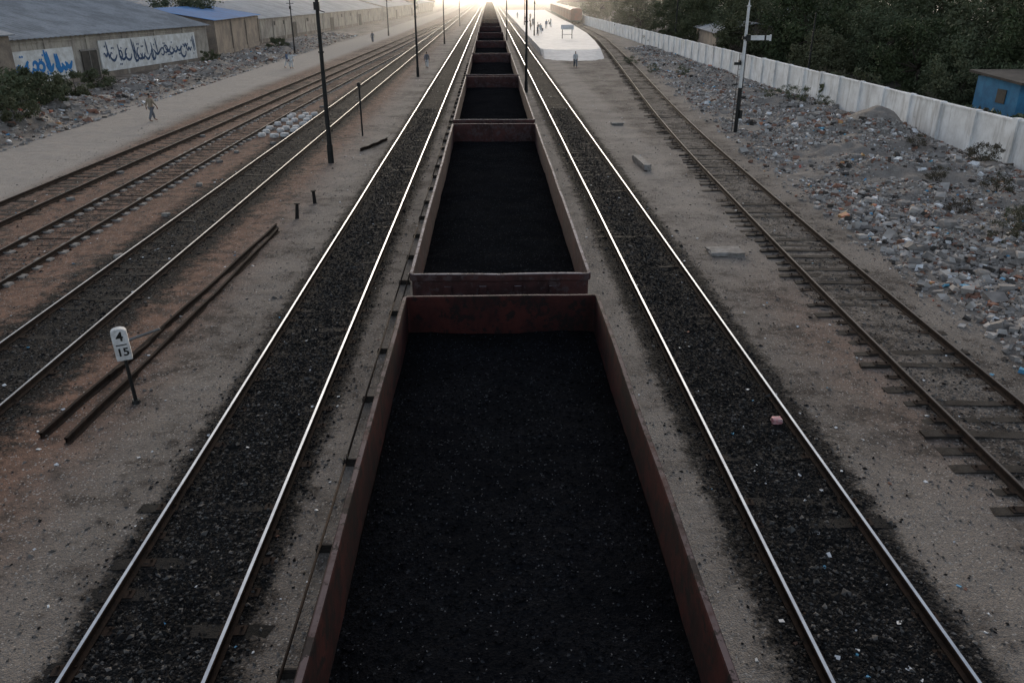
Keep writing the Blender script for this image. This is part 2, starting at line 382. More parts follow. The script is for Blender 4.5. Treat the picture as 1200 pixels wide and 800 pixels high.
# ------------------------------------------------------------------ tracks
PROF=[(-.07,0),(.07,0),(.07,.012),(.014,.03),(.014,.105),(.034,.118),(.034,.146),(.022,.152),(-.022,.152),(-.034,.146),(-.034,.118),(-.014,.105),(-.014,.03),(-.07,.012)]
def rail_mesh(fn,off,y0,y1,top,side,zo=0.0):
    ysmp=np.concatenate([np.arange(y0,min(150,y1),2.0),np.arange(max(150,y0),y1+.1,10.0)]) if y0<150 else np.arange(y0,y1,10.0)
    k=len(PROF); V=[];
    for y in ysmp:
        x=float(fn(y)); dx=(float(fn(y+1))-float(fn(y-1)))/2; l=math.hypot(1,dx)
        nxn,nyn=1/l,-dx/l
        w=(vnoise(np.array(y*.13),np.array(off*3.1+zo*100),3)-.5)*.02
        for px,pz in PROF: V.append((x+(off+px+w)*nxn,y+(off+px)*nyn,pz+zo))
    n=len(ysmp); F=[];mi=[]
    for i in range(n-1):
        for j in range(k):
            j2=(j+1)%k; F.append((i*k+j,i*k+j2,(i+1)*k+j2,(i+1)*k+j)); mi.append(0 if j==7 else 1)
    return arr_mesh('rail',np.array(V),np.array(F),[top,side],mi)
def timber(mat,L=2.75,W=.24,H=.13,seed=0):
    r=random.Random(seed); mb=MB(); n=8
    for i in range(n+1):
        x=-L/2+L*i/n
        for yy,zz in ((-1,-1),(1,-1),(1,1),(-1,1)):
            mb.v.append((x+r.uniform(-.03,.03)*(i in(0,n)),yy*W/2*(1+r.uniform(-.12,.12)),zz*H/2-(.02 if i in(0,n) and zz>0 else 0)+r.uniform(-.008,.008)))
    for i in range(n):
        for j in range(4): mb.f.append((i*4+j,(i+1)*4+j,(i+1)*4+(j+1)%4,i*4+(j+1)%4)); mb.m.append(0)
    mb.f.append((3,2,1,0)); mb.m.append(0); mb.f.append((n*4,n*4+1,n*4+2,n*4+3)); mb.m.append(0)
    for sx in (-1,1):
        mb.box((sx*.87,0,H/2+.008),(.34,.17,.012),1)
        for a in (-.11,.11): mb.box((sx*.87+a,.03,H/2+.03),(.03,.03,.05),1)
    return mb.mesh('sleeper',[mat,M['rail_side']])
def potsl():
    mb=MB()
    for sx in (-1,1):
        mb.box((sx*.87,0,0),(.62,.34,.15),0,taper=.82)
        mb.box((sx*.87,0,.085),(.22,.14,.02),1)
    mb.box((0,0,.0),(1.3,.06,.05),1)
    return mb.mesh('sleeper',[M['concrete'],M['rail_side']])
TIM=[timber(M['sleeper'],2.65,.22,.13,1),timber(M['sleeper'],2.45,.19,.13,2),timber(M['sleeper'],2.8,.24,.13,3)]
TIMD=[timber(M['sleeper_dark'],2.7,.24,.13,4),timber(M['sleeper_dark'],2.6,.26,.13,5)]; POT=[potsl()]
def track(fn,y0,y1,topm,sls,zt,label,sp=.68,zo=0.0,jit=.02,cx=0,start=5.5,lim=100,skip=0.0,cj=.09):
    e=empty('railway_track',(0,0,0),label,'railway track')
    for off in (-.87,.87): add('rail',rail_mesh(fn,off,y0,y1,M[topm],M['rail_side'],zo),e)
    cnt=0; y=max(start,y0); rest=[]
    while y<min(y1,230):
        if random.random()>=skip:
            dx=(float(fn(y+1))-float(fn(y-1)))/2
            T=(float(fn(y))+random.uniform(-cj,cj)+cx,y+random.uniform(-.06,.06),zt+random.uniform(-jit,jit)*.6)
            R=(random.uniform(-.015,.015),random.uniform(-.015,.015),-math.atan(dx)+random.uniform(-.035,.035))
            if cnt<lim: add('sleeper',random.choice(sls),e,T,R)
            else: rest.append((T,R[2]))
            cnt+=1
        y+=sp
    if rest:
        sl=sls[0]
        vs=np.array([v.co[:] for v in sl.vertices]); fs=np.array([p.vertices[:] for p in sl.polygons]); ms=np.array([p.material_index for p in sl.polygons])
        VV=[];FF=[];MM=[]
        for i,(T,R) in enumerate(rest):
            c_,s_=math.cos(R),math.sin(R)
            w=np.stack([vs[:,0]*c_-vs[:,1]*s_+T[0],vs[:,0]*s_+vs[:,1]*c_+T[1],vs[:,2]+T[2]],1)
            VV.append(w);FF.append(fs+i*len(vs));MM.append(ms)
        o=add('sleepers',arr_mesh('sleepers',np.concatenate(VV),np.concatenate(FF),list(sl.materials),np.concatenate(MM)),e); o['kind']='stuff'
    return e
track(L1,-14,1000,'rail_top',TIMD,-.086,'polished railway track on black oily ballast',zo=.0,jit=.022)
track(T0,-14,1000,'rail_top',TIMD,-.088,'railway track beneath the loaded coal train',zo=.0)
track(R1,-14,1000,'rail_top',TIMD,-.089,'brightly polished railway track on coal-black ballast',zo=.0,skip=.1,jit=.03)
track(L2,-14,1000,'rail_worn',TIMD,-.082,'worn railway track on dark stained reddish soil',start=10)
track(L3,-2,204,'rail_dull',POT,-.03,'siding track on pale paired concrete block sleepers',zo=.004,start=14,sp=.8)
track(L4,4,296,'rail_dull',TIM,-.076,'rusty siding track converging on neighbouring line',zo=.008,start=20)
track(R2,-14,900,'rail_dull',TIM,-.066,'curving railway track on worn dark half-buried sleepers',sp=.62,jit=.04,cx=-.17,skip=.05,cj=.16)

e=empty('signal_rodding',(0,0,0),'long iron signal rods on rollers beside train','signal rodding')
for i,x in enumerate((-2.62,-2.42)):
    mb=MB()
    for k in range(24): 
        y0=4+k*8; mb.cyl((x+(k%2)*.01,y0,.13),(x+((k+1)%2)*.01,y0+8,.13),.02,n=6)
    add('rod',mb.mesh('rod',[M['rail_side']],True),e)
mb=MB(); mb.box((-2.52,0,.03),(.34,.06,.09)); mb.box((-2.52,0,.10),(.30,.03,.05))
RS=mb.mesh('roller_stand',[M['under']])
for k in range(40): add('roller_stand',RS,e,(0,5+k*2.4,0))

def loose(x0,y0,x1,y1,label,z=-.045):
    L=math.hypot(x1-x0,y1-y0)
    k=len(PROF); V=[];F=[];n=12
    for i in range(n):
        w=math.sin(i/(n-1)*math.pi)*.06
        for px,pz in PROF: V.append((px+w,L*i/(n-1),pz+.02*math.sin(i*1.7)))
    for i in range(n-1):
        for j in range(k): F.append((i*k+j,i*k+(j+1)%k,(i+1)*k+(j+1)%k,(i+1)*k+j))
    me=arr_mesh('loose_rail',np.array(V),np.array(F),[M['rail_side']])
    add('loose_rail',me,None,(x0,y0,z),(0,0,-math.atan2(x1-x0,y1-y0)),label=label,category='rail',group='loose rails lying on the ground')
loose(-8.55,13.3,-7.75,28.2,'long rusty loose rail lying on dirt')
loose(-7.98,13.1,-7.55,27.6,'long rusty loose rail lying on dirt')
loose(-8.35,15.8,-8.2,18.6,'short rusty offcut rail lying beside longer ones')
loose(-6.9,43.0,-5.9,46.5,'short loose rail lying near lamp post',.0)

# ------------------------------------------------------------------ coal wagons
def rr_path(L,W,r,step=.35):
    pts=[]
    def corner(cx,cy,a0):
        for i in range(6):
            a=a0+math.pi/2*i/5; pts.append((cx+r*math.cos(a),cy+r*math.sin(a),math.cos(a),math.sin(a)))
    def line(p,q,nx_,ny_):
        d=math.hypot(q[0]-p[0],q[1]-p[1]); n=int(d/step)
        for i in range(1,n): pts.append((p[0]+(q[0]-p[0])*i/n,p[1]+(q[1]-p[1])*i/n,nx_,ny_))
    hx,hy=W/2,L/2
    corner(hx-r,hy-r,0); line((hx-r,hy),(-hx+r,hy),0,1)
    corner(-hx+r,hy-r,math.pi/2); line((-hx,hy-r),(-hx,-hy+r),-1,0)
    corner(-hx+r,-hy+r,math.pi); line((-hx+r,-hy),(hx-r,-hy),0,-1)
    corner(hx-r,-hy+r,1.5*math.pi); line((hx,-hy+r),(hx,hy-r),1,0)
    return pts
WL,WW,WH=17.0,3.1,3.33
def wagon_body(seed,mat):
    path=rr_path(WL,WW,.10)
    sec=[(0,WH-.012),(0,WH-.12),(-.035,WH-.14),(-.035,1.15),(-.065,1.15),(-.065,WH-.02),(-.058,WH),(-.012,WH)]
    V=[];F=[];mi=[];k=len(sec);n=len(path)
    for i,(x,y,a,b_) in enumerate(path):
        amp=.022 if abs(a)>.9 and abs(y)<WL/2-1 else .0
        w=(float(vnoise(np.array(y*.6+seed*9),np.array(x+seed),seed))-.5)*amp
        wz=(float(vnoise(np.array(y*.5+seed*5),np.array(x*2),seed+4))-.5)*.018+(float(vnoise(np.array(y*2.3+seed*5),np.array(x*2),seed+8))-.5)*.008
        for o_,z in sec: V.append((x+a*(o_+w),y+b_*(o_+w),z+(wz if z>2 else 0)))
    for i in range(n):
        i2=(i+1)%n
        for j in range(k):
            j2=(j+1)%k; F.append((i*k+j,i2*k+j,i2*k+j2,i*k+j2)); mi.append(0)
    mb=MB(); mb.v=V; mb.f=F; mb.m=mi
    for sx in (-1,1):
        for q in range(12):
            y=-WL/2+.7+q*(WL-1.4)/11
            mb.box((sx*(WW/2-.018),y,2.13),(.03,.12,1.95),0)
        mb.box((sx*(WW/2-.05),0,1.12),(.14,WL-.06,.2),0)
    for sy in (-1,1):
        for x in (-.9,-.3,.3,.9): mb.box((x,sy*(WL/2-.018),2.13),(.12,.03,1.95),0)
        mb.box((0,sy*(WL/2-.05),1.12),(WW-.3,.14,.2),0)
    me=mb.mesh('body',[mat])
    return me
BODY_A=wagon_body(1,M['wagon']); BODY_B=wagon_body(2,M['wagon_pale']); BODY_C=wagon_body(5,M['wagon_pale'])
mb=MB(); mb.box((0,0,1.09),(WW-.34,WL-.34,.1),0); mb.box((0,0,.95),(.5,WL-.6,.26),0)
for y in (-4,-2.2,2.2,4): mb.box((0,y,.98),(2.4,.2,.16),0)
for y in (-2,2):
    mb.prism([(-1.2,1.03),(-.5,.45),(.5,.45),(1.2,1.03)],y-1.4,y+1.4,0)
UNDER=mb.mesh('underframe',[M['under']])
def bogie_mesh():
    mb=MB()
    for sx in (-1,1):
        mb.box((sx*1.02,0,.62),(.14,2.2,.16)); mb.box((sx*1.02,0,.45),(.16,.7,.3)); 
        for y in (-.9,.9): mb.box((sx*1.04,y,.52),(.2,.28,.26))
    mb.box((0,0,.66),(2.0,.4,.22)); return mb.mesh('bogie',[M['under']])
BOG=bogie_mesh()
mb=MB()
for sx in (-1,1):
    mb.cyl((sx*.80,0,0),(sx*.90,0,0),.42,n=24); mb.cyl((sx*.76,0,0),(sx*.80,0,0),.45,n=24)
mb.cyl((-1.05,0,0),(1.05,0,0),.075,n=10)
WHEEL=mb.mesh('wheelset',[M['under']])
mb=MB(); mb.box((0,0,0),(.26,.6,.24)); mb.box((.08,.32,0),(.16,.22,.3)); 
COUP=mb.mesh('coupler',[M['under']])
mb=MB()
for z in (1.35,1.65,1.95,2.25,2.55,2.85): mb.cyl((-.18,.03,z),(.18,.03,z),.015,n=6)
for x in (-.18,.18): mb.cyl((x,.03,1.25),(x,.03,2.95),.014,n=6)
LAD=mb.mesh('ladder',[M['under']])
mb=MB()
mb.cyl((0,0,0),(0,.04,0),.19,n=20); mb.cyl((0,-.1,0),(0,.06,0),.03,n=8)
BRK=mb.mesh('handbrake_wheel',[M['under']])

def coal_mesh(cell,lumps,seed):
    w,l=WW-.14,WL-.14
    nx_=int(w/cell);ny_=int(l/cell)
    X,Y=np.meshgrid(np.linspace(-w/2,w/2,nx_+1),np.linspace(-l/2,l/2,ny_+1))
    ex=1-(np.abs(X)/(w/2))**2.5; ey=1-(np.abs(Y)/(l/2))**10
    Zc=2.70+.12*ex*ey+(fbm(X*.8,Y*.8,3,seed)-.45)*.14+(fbm(X*6,Y*6,3,seed+2)-.45)*(.035 if cell<.06 else .02 if cell<.1 else .0)
    if cell<.06: Zc+=(hsh(np.round(X/cell),np.round(Y/cell),seed)-.5)*.007
    V=np.stack([X.ravel(),Y.ravel(),Zc.ravel()],1)
    idx=np.arange(V.shape[0]).reshape(ny_+1,nx_+1)
    F=np.stack([idx[:-1,:-1].ravel(),idx[:-1,1:].ravel(),idx[1:,1:].ravel(),idx[1:,:-1].ravel()],1)
    if lumps:
        x=rng.uniform(-w/2+.06,w/2-.06,lumps); y=rng.uniform(-l/2+.06,l/2-.06,lumps); s=rng.gamma(2,.0035,lumps)+.004
        i=np.round((y+l/2)/l*ny_).astype(int); j=np.round((x+w/2)/w*nx_).astype(int)
        z=Zc[i,j]; n=lumps
        P=np.tile(CUB,(n,1,1))*(1+rng.uniform(-.35,.35,(n,8,3)))*s[:,None,None]; P[:,:,2]*=.7
        a=rng.uniform(0,6.28,n); c_,s_=np.cos(a)[:,None],np.sin(a)[:,None]
        Xr=P[:,:,0]*c_-P[:,:,1]*s_; Yr=P[:,:,0]*s_+P[:,:,1]*c_
        P[:,:,0]=Xr+x[:,None];P[:,:,1]=Yr+y[:,None];P[:,:,2]+=z[:,None]
        F2=(CF[None]+(np.arange(n)*8)[:,None,None]).reshape(-1,4)+len(V)
        V=np.concatenate([V,P.reshape(-1,3)]); F=np.concatenate([F,F2])
    return arr_mesh('coal_load',V,F,[M['coal']])
COAL1=coal_mesh(.04,9000,1); COAL2=coal_mesh(.07,0,2); COAL3=coal_mesh(.2,0,3)
for k in range(26):
    yc=-5.15+WL/2+18.0*k
    lab='open-topped oxide red coal wagon, filled with coal, coupled in long train' if k==0 else 'dusty open-topped coal wagon coupled in long loaded train'
    e=empty('coal_wagon',(.144,yc,0),lab,'coal wagon','coal wagons coupled in one train')
    body=[BODY_A,BODY_B,BODY_C][0 if k==0 else 1+k%2]
    o=add('body',body,e)
    if k%3==2: o.rotation_euler=(0,0,math.pi)
    if k<14:
        add('underframe',UNDER,e)
        for sy in (-1,1):
            bo=add('bogie',BOG,e,(0,sy*5.6,.03))
            if k<6:
                for d in (-.9,.9): add('wheelset',WHEEL,bo,(0,d,.572))
            add('coupler',COUP,e,(0,sy*(WL/2+.18),.95),(0,0,0 if sy>0 else math.pi))
            if k<6:
                for sx in (-1,1): add('ladder',LAD,e,(sx*1.15,sy*(WL/2),0),(0,0,0 if sy>0 else math.pi))
        if k<6: add('handbrake_wheel',BRK,e,(1.25,-WL/2-.12,2.35))
    add('coal_load',[COAL1,COAL2,COAL3][min(k,2)],None,(.144,yc,0),label='black lump coal filling an open railway wagon',category='coal',group='coal loads in the wagons')

# ------------------------------------------------------------------ platform
mb=MB()
pl=[(6.9,115.5),(7.2,113.6),(8.2,112.4),(10.5,111.9),(12.8,112.2),(14.3,113.2),(15.1,115),(16.7,135),(18.3,160),(19.4,190),(20.3,215),(21.0,250),(23.6,350),(24.5,380),(6.9,380)]
top=[(x,y,.78) for x,y in pl]; bot=[(x,y,-.1) for x,y in pl]
mb.poly(top,0)
for i in range(len(pl)):
    j=(i+1)%len(pl); mb.poly([bot[i],bot[j],top[j],top[i]],0)
fr=pl[:7]; fo=[(6.9,111),(7.0,107.5),(8.3,104.8),(10.6,103.8),(13.0,104.5),(14.6,107),(15.1,111)]
for i in range(6):
    mb.poly([(fo[i][0],fo[i][1],-.06),(fo[i+1][0],fo[i+1][1],-.06),(fr[i+1][0],fr[i+1][1]-.01,.775),(fr[i][0],fr[i][1]-.01,.775)],0)
o=add('platform',mb.mesh('platform',[M['platform']])); o['kind']='structure'

def station_board(x,y,z,w,h,label):
    e=empty('station_sign',(x,y,z),label,'sign')
    mb=MB(); mb.box((0,0,h-.35),(w,.06,.7)); add('board',mb.mesh('board',[M['white']]),e)
    mb=MB(); mb.cyl((0,0,-.05),(0,0,h),.06,n=8); P_=mb.mesh('post',[M['black']])
    for sx in (-1,1): add('post',P_,e,(sx*w*.38,.1,0))
    mb=MB(); mb.cyl((-w*.38,.1,h*.3),(w*.38,.1,h*.3),.03,n=6); add('brace',mb.mesh('brace',[M['black']]),e)
station_board(12.8,140,.78,2.1,2.1,'white board on two posts standing on platform')
for i,(x,y) in enumerate([(10.5,170),(11.0,190),(14.5,205),(10.7,225)]):
    e=empty('bench',(x,y,.78),'concrete bench standing on station platform','bench','benches on the platform',rotz=1.57)
    mb=MB(); mb.box((0,0,.45),(1.8,.45,.08)); add('seat',mb.mesh('seat',[M['concrete']]),e)
    mb=MB(); mb.box((0,.26,.75),(1.8,.06,.45)); add('backrest',mb.mesh('backrest',[M['concrete']]),e)
    mb=MB(); mb.box((0,0,.2),(.12,.4,.42)); l=mb.mesh('leg',[M['concrete']])
    for sx in (-.7,.7): add('leg',l,e,(sx,0,0))

# ------------------------------------------------------------------ poles
def lamp_pole(x,y,h,r,label,arm=True,z=0,side=1,name='lamp_post',lean=0.0):
    e=empty(name,(x,y,z),label,'pole'); e.rotation_euler=(0,lean,0)
    mb=MB(); mb.cyl((0,0,-.2),(0,0,h),r,r*.6,12); mb.cyl((0,0,-.1),(0,0,.9),r*1.25,r*1.2,12); mb.cyl((0,0,h*.55),(0,0,h*.55+.08),r*1.15,n=12)
    add('pole',mb.mesh('pole',[M['black']],False),e)
    if arm:
        mb=MB(); mb.box((0,0,h-1.0),(1.5,.07,.07)); mb.box((0,0,h-1.6),(1.0,.07,.07))
        for q in (-.65,-.3,.3,.65): mb.cyl((q,0,h-.97),(q,0,h-.82),.04,.025,8)
        add('crossarm',mb.mesh('crossarm',[M['black']]),e)
        mb=MB(); mb.box((.0,-.12,h-2.15),(.26,.16,.34)); mb.cyl((0,-.1,h-2.3),(side*.35,-.1,h-2.42),.02,n=6)
        add('lamp',mb.mesh('lamp',[M['black']]),e)
lamp_pole(-7.9,39.9,9.3,.12,'tall black pole with lamp beside railway track')
lamp_pole(-7.2,84,10,.12,'tall dark pole standing between railway tracks')
lamp_pole(3.05,70,10,.12,'tall dark pole standing close beside coal wagons',side=1)
lamp_pole(3.05,150,9.5,.12,'dark pole beside distant coal wagons')
lamp_pole(-19.8,168,8.5,.12,'thin dark pole beside dirt path')
lamp_pole(-27,118,8.0,.10,'thin dark pole beside warehouse wall')
lamp_pole(-7.4,140,9,.11,'tall dark pole standing between railway tracks')
lamp_pole(-7.4,215,9,.11,'tall dark pole standing between railway tracks')
lamp_pole(7.9,150,7.5,.10,'slim lamp post on station platform',z=.78)
lamp_pole(8.2,200,7.5,.10,'slim lamp post on station platform',z=.78)
lamp_pole(27.6,72,6.2,.10,'grey pole standing behind white wall',arm=False)
lamp_pole(28.5,130,9,.12,'tall pole behind white wall among trees')
e=empty('signal_post',(-7.55,48.2,0),'short dark post with small box beside track','post')
mb=MB(); mb.cyl((0,0,-.2),(0,0,3.0),.05,n=8); add('post',mb.mesh('post',[M['black']]),e)
mb=MB(); mb.box((0,0,2.85),(.2,.12,.22)); add('box',mb.mesh('box',[M['black']]),e)
for x,y,h,ln in ((-7.25,29.3,.55,.3),(-7.05,31.6,.5,-.1)):
    mb=MB(); mb.box((0,0,h/2-.05),(.14,.1,h+.1),taper=.8); mb.box((0,0,h),(.2,.16,.04))
    o=add('marker_stub',mb.mesh('marker_stub',[M['under']]),None,(x,y,0),(0,ln*.3,.3),label='short dark iron stub standing in dirt',category='post')

e=empty('semaphore_signal',(14.7,48.5,gz(14.7,48.5)-.05),'black and white semaphore signal post in rubble','signal')
mb=MB(); mb.cyl((0,0,-.3),(0,0,2.6),.11,.10,12,0); add('base_post',mb.mesh('base_post',[M['black']],False),e)
mb=MB(); mb.cyl((0,0,2.6),(0,0,7.0),.10,.075,12,0); mb.cyl((0,0,7.0),(0,0,7.05),.12,n=12); mb.cyl((0,0,7.05),(0,0,7.45),.06,.005,10); add('mast',mb.mesh('mast',[M['white']],False),e)
mb=MB(); mb.box((.80,-.13,5.35),(1.25,.035,.26),0); mb.box((1.40,-.13,5.35),(.10,.036,.34),0); add('signal_arm',mb.mesh('signal_arm',[M['white']]),e)
mb=MB(); mb.box((.12,-.16,5.35),(.26,.06,.34),0); mb.box((-.12,-.1,5.35),(.2,.1,.16),0); add('arm_bracket',mb.mesh('arm_bracket',[M['black']]),e)
mb=MB(); mb.box((1.10,-.152,5.35),(.10,.006,.255),0); add('arm_stripe',mb.mesh('arm_stripe',[M['black']]),e)
mb=MB(); mb.box((-.32,-.1,3.95),(.42,.035,.16),0); mb.box((-.2,-.05,4.0),(.12,.2,.26),0); add('lamp_case',mb.mesh('lamp_case',[M['black']]),e)
mb=MB()
for sx in (-.17,.17): mb.cyl((sx,.22,0),(sx,.2,5.2),.018,n=6)
for q in range(18): mb.cyl((-.17,.21,.25+q*.28),(.17,.21,.25+q*.28),.012,n=5)
add('ladder',mb.mesh('ladder',[M['black']]),e)
mb=MB(); mb.box((.18,-.06,1.1),(.16,.2,.5)); mb.cyl((.12,-.08,1.3),(.12,-.08,5.3),.012,n=5); add('crank_box',mb.mesh('crank_box',[M['black']]),e)

e=empty('kilometre_marker',(-7.36,14.75,0),'small white marker board numbered 4 over 15 on black post','sign'); e.rotation_euler=(0,math.radians(-2),.40)
mb=MB(); mb.cyl((0,0,-.2),(0,0,1.02),.04,.035,8); mb.cyl((0,0,-.05),(0,0,.03),.09,.07,8); add('post',mb.mesh('post',[M['black']]),e)
mb=MB()
ar=[(-.145,.96),(.145,.96),(.145,1.56)]+[(.145*math.cos(a),1.56+.08*math.sin(a)) for a in [math.pi*i/8 for i in range(1,8)]]+[(-.145,1.56)]
mb.prism(ar,-.085,.085,0)
o=add('board',mb.mesh('board',[M['weathered_white']]),e)
bm=o.modifiers.new('b','BEVEL'); bm.width=.012; bm.segments=2; bm.limit_method='ANGLE'
def text_mesh(s,size,mat,name='lettering'):
    cu=bpy.data.curves.new('t','FONT'); cu.body=s; cu.size=size; cu.align_x='CENTER'; cu.align_y='CENTER'; cu.extrude=.002; cu.offset=.006
    o=bpy.data.objects.new('t',cu); col.objects.link(o)
    dg=bpy.context.evaluated_depsgraph_get(); dg.update()
    me=bpy.data.meshes.new_from_object(o.evaluated_get(dg)); bpy.data.objects.remove(o)
    me.materials.clear(); me.materials.append(mat); me.name=name
    return me
add('lettering',text_mesh('4',.27,M['black']),e,(0,-.089,1.47),(math.pi/2,0,0))
add('lettering',text_mesh('15',.23,M['black']),e,(0,-.089,1.14),(math.pi/2,0,0))
mb=MB(); mb.box((0,-.087,1.30),(.20,.006,.022)); add('dividing_line',mb.mesh('dividing_line',[M['black']]),e)
mb=MB(); mb.cyl((0,0,0),(.9,.3,.25),.04,.03,8)
add('broken_stake',mb.mesh('broken_stake',[M['galv']]),None,(-8.9,17.6,.05),label='short grey broken stake leaning over loose rails',category='stake')

import bmesh
def rock(name,loc,dims,mat,label,cat,group=None,seed=0,rz=0.0,rnd=.35):
    r=random.Random(seed)
    me=bpy.data.meshes.new(name)
    bm_=bmesh.new(); bmesh.ops.create_cube(bm_,size=1.0); bmesh.ops.subdivide_edges(bm_,edges=bm_.edges[:],cuts=2,use_grid_fill=True)
    for v in bm_.verts:
        L_=max(v.co.length,.01); v.co=v.co.lerp(v.co/L_*.6,rnd)
        v.co+=Vector((r.uniform(-.05,.05),r.uniform(-.05,.05),r.uniform(-.05,.05)))
        v.co=Vector((v.co.x*dims[0],v.co.y*dims[1],v.co.z*dims[2]))
    bm_.to_mesh(me); bm_.free(); me.materials.append(mat)
    o=add(name,me,None,loc,(0,0,rz),label=label,category=cat)
    if group:o['group']=group
    return o
rock('stone_slab',(7.56,24.6,.03),(1.1,.75,.14),M['concrete'],'flat grey stone slab lying in dirt','stone',seed=1,rnd=.15)
rock('concrete_block',(7.35,38.8,.12),(.36,2.6,.3),M['concrete'],'long pale concrete block lying beside track','concrete block',seed=2,rz=.05,rnd=.1)
rock('stone_slab',(8.1,52,.05),(.8,.5,.15),M['stone'],'flat stone lying between railway tracks','stone',seed=4)
k=0
for i in range(3):
    for j in range(7):
        if random.random()<.12: continue
        k+=1
        rock('whitewashed_stone',(-13.5+i*.75+random.uniform(-.15,.15),48.0+j*1.45+random.uniform(-.35,.35),.07),(.40,.48,.26),M['stone_w'],'whitewashed stone lying in rows between tracks','stone','whitewashed stones laid in rows',seed=k+10,rz=random.uniform(-.4,.4),rnd=.6)
for i in range(16):
    rock('boulder',(random.choice([-11.9,-12.4,-17.0,-13.2])+random.uniform(-.4,.4),22+i*2.6,.02),(.28,.25,.16),M['stone'],'rough grey stone lying between sidings','stone','stones lying beside the sidings',seed=60+i,rz=i)
rock('plastic_bag',(5.53,13.5,.06),(.20,.15,.11),M['pink'],'crumpled pink plastic bag between the rails','bag',seed=99,rnd=.4)
for i,(x,y) in enumerate([(16,30),(18.5,27),(14.5,22),(20,35),(22.5,33),(17.5,38),(21,40),(19.5,24),(23.5,30),(15.5,26)]):
    rock('boulder',(x,y,gz(x,y)+.03),(random.uniform(.35,.6),random.uniform(.3,.5),random.uniform(.2,.35)),M['st1'],'large broken rock lying in rubble','rock','large rocks in the rubble',seed=200+i,rz=i*.7,rnd=.5)

# ------------------------------------------------------------------ white wall
e=empty('boundary_wall',(25.3,14,0),'long stained white boundary wall beside rubble','wall')
mb=MB()
y=0
while y<250:
    hh=2.05+random.uniform(-.03,.03)
    mb.box((0,y+1.75,hh/2-.1),(.22,3.1,hh+.2),0)
    mb.box((-.03,y+3.5,hh/2-.05),(.36,.42,hh+.36),0)
    mb.box((0,y+1.75,hh+.045),(.30,3.1,.09),0)
    y+=3.5
add('wall',mb.mesh('wall',[M['wallwhite']]),e)

# ------------------------------------------------------------------ foliage
def crown_mesh(name,rx,rz,nclump,nleaf,size,mat,zc,seed):
    r=np.random.default_rng(seed)
    d=r.normal(0,1,(nclump,3)); d/=np.linalg.norm(d,axis=1)[:,None]
    rad=r.uniform(.35,1.1,nclump)**.6
    C=d*rad[:,None]*np.array([rx,rx,rz]); C[:,2]=np.where(C[:,2]<-.8*rz,C[:,2]*.7,C[:,2])+zc
    cs=r.uniform(.12,.32,nclump)*rx
    ci=r.integers(0,nclump,nleaf)
    q=r.normal(0,1,(nleaf,3)); q/=np.linalg.norm(q,axis=1)[:,None]
    P=C[ci]+q*(r.uniform(0,1,nleaf)**.5*r.choice([1,1,1,1.35],nleaf))[:,None]*cs[ci][:,None]*np.array([1,1,.8])
    u=r.normal(0,1,(nleaf,3)); u/=np.linalg.norm(u,axis=1)[:,None]
    w=np.cross(u,r.normal(0,1,(nleaf,3))); w/=np.linalg.norm(w,axis=1)[:,None]
    s=size*r.uniform(.5,1.3,nleaf)[:,None]
    V=np.stack([P-u*s,P+w*s*.4,P+u*s,P-w*s*.4],1).reshape(-1,3)
    F=np.arange(nleaf*4).reshape(-1,4)
    return arr_mesh(name,V,F,[mat]),C
def tree_kit(h,rx,rz,seed,mat,nleaf=11000,size=.18):
    zc=h-rz
    cm,C=crown_mesh('crown',rx,rz,60,nleaf,size,mat,zc,seed)
    r=random.Random(seed); mb=MB()
    p=Vector((0,0,-.3)); q=Vector((r.uniform(-.3,.3),r.uniform(-.3,.3),h*.38)); mb.cyl(p,q,.24,.16,9)
    for i in range(9):
        c=Vector(C[r.randrange(len(C))]); mid=q.lerp(c,.5)+Vector((r.uniform(-.4,.4),r.uniform(-.4,.4),r.uniform(-.2,.4)))
        mb.cyl(q,mid,.11,.06,6); mb.cyl(mid,c,.06,.02,5)
    return mb.mesh('trunk',[M['bark']],True),cm
KITS=[tree_kit(8.5,4.2,4.2,5,M['leaf']),tree_kit(7.2,3.9,3.6,8,M['leaf']),tree_kit(9.5,4.5,4.7,13,M['leafd']),tree_kit(5.5,3.4,2.8,21,M['leafd'])]
def tree(x,y,k,s,label,group=None):
    e=empty('tree',(x,y,0),label,'tree',group,rotz=random.uniform(0,6.28),scale=s)
    add('trunk',KITS[k][0],e); add('crown',KITS[k][1],e)
G='trees behind the white wall'
tl=[(30.2,98,0,.95),(33,88,1,1.15),(37,80,0,1.0),(33,106,2,.9),(30.5,120,1,1),(39,98,2,1.1),(42,86,3,1.25),(46,75,0,1.1),(39,69,3,1.2),
(33.5,65,1,.8),(38,58,0,.85),(44,62,2,1),(50,68,1,1.2),(54,82,2,1.1),(43,50,1,.95),(30.5,76,3,.8),(30.5,137,0,1),(34,150,2,1),(29.5,168,1,1),(31,187,0,1.1),
(39,125,2,1.0),(45,110,0,1.1),(43,145,2,1.1),(51,98,3,1.5),(59,92,0,1.2),(36,205,2,1.2),(30,230,0,1.2),(34,260,2,1.2),(50,125,2,1.2),(41,175,0,1.3),(47,200,2,1.4),(39,43,1,.8),
(35,74,2,.75),(47,56,0,1.0),(34,113,3,1.3),(35,127,0,1.1),(56,76,1,1.2),(53,115,1,1.3),(36.5,53,3,.8),(34.5,60,3,.85),(41,80,3,1.3),(36,92,3,1.2),(46,88,1,1.2),(32.2,56.5,3,.6)]
for x,y,k,s in tl: tree(x,y,k,s,'dense dark green tree behind white wall' if k in(0,1) else 'dusty leafy tree behind white wall',G)
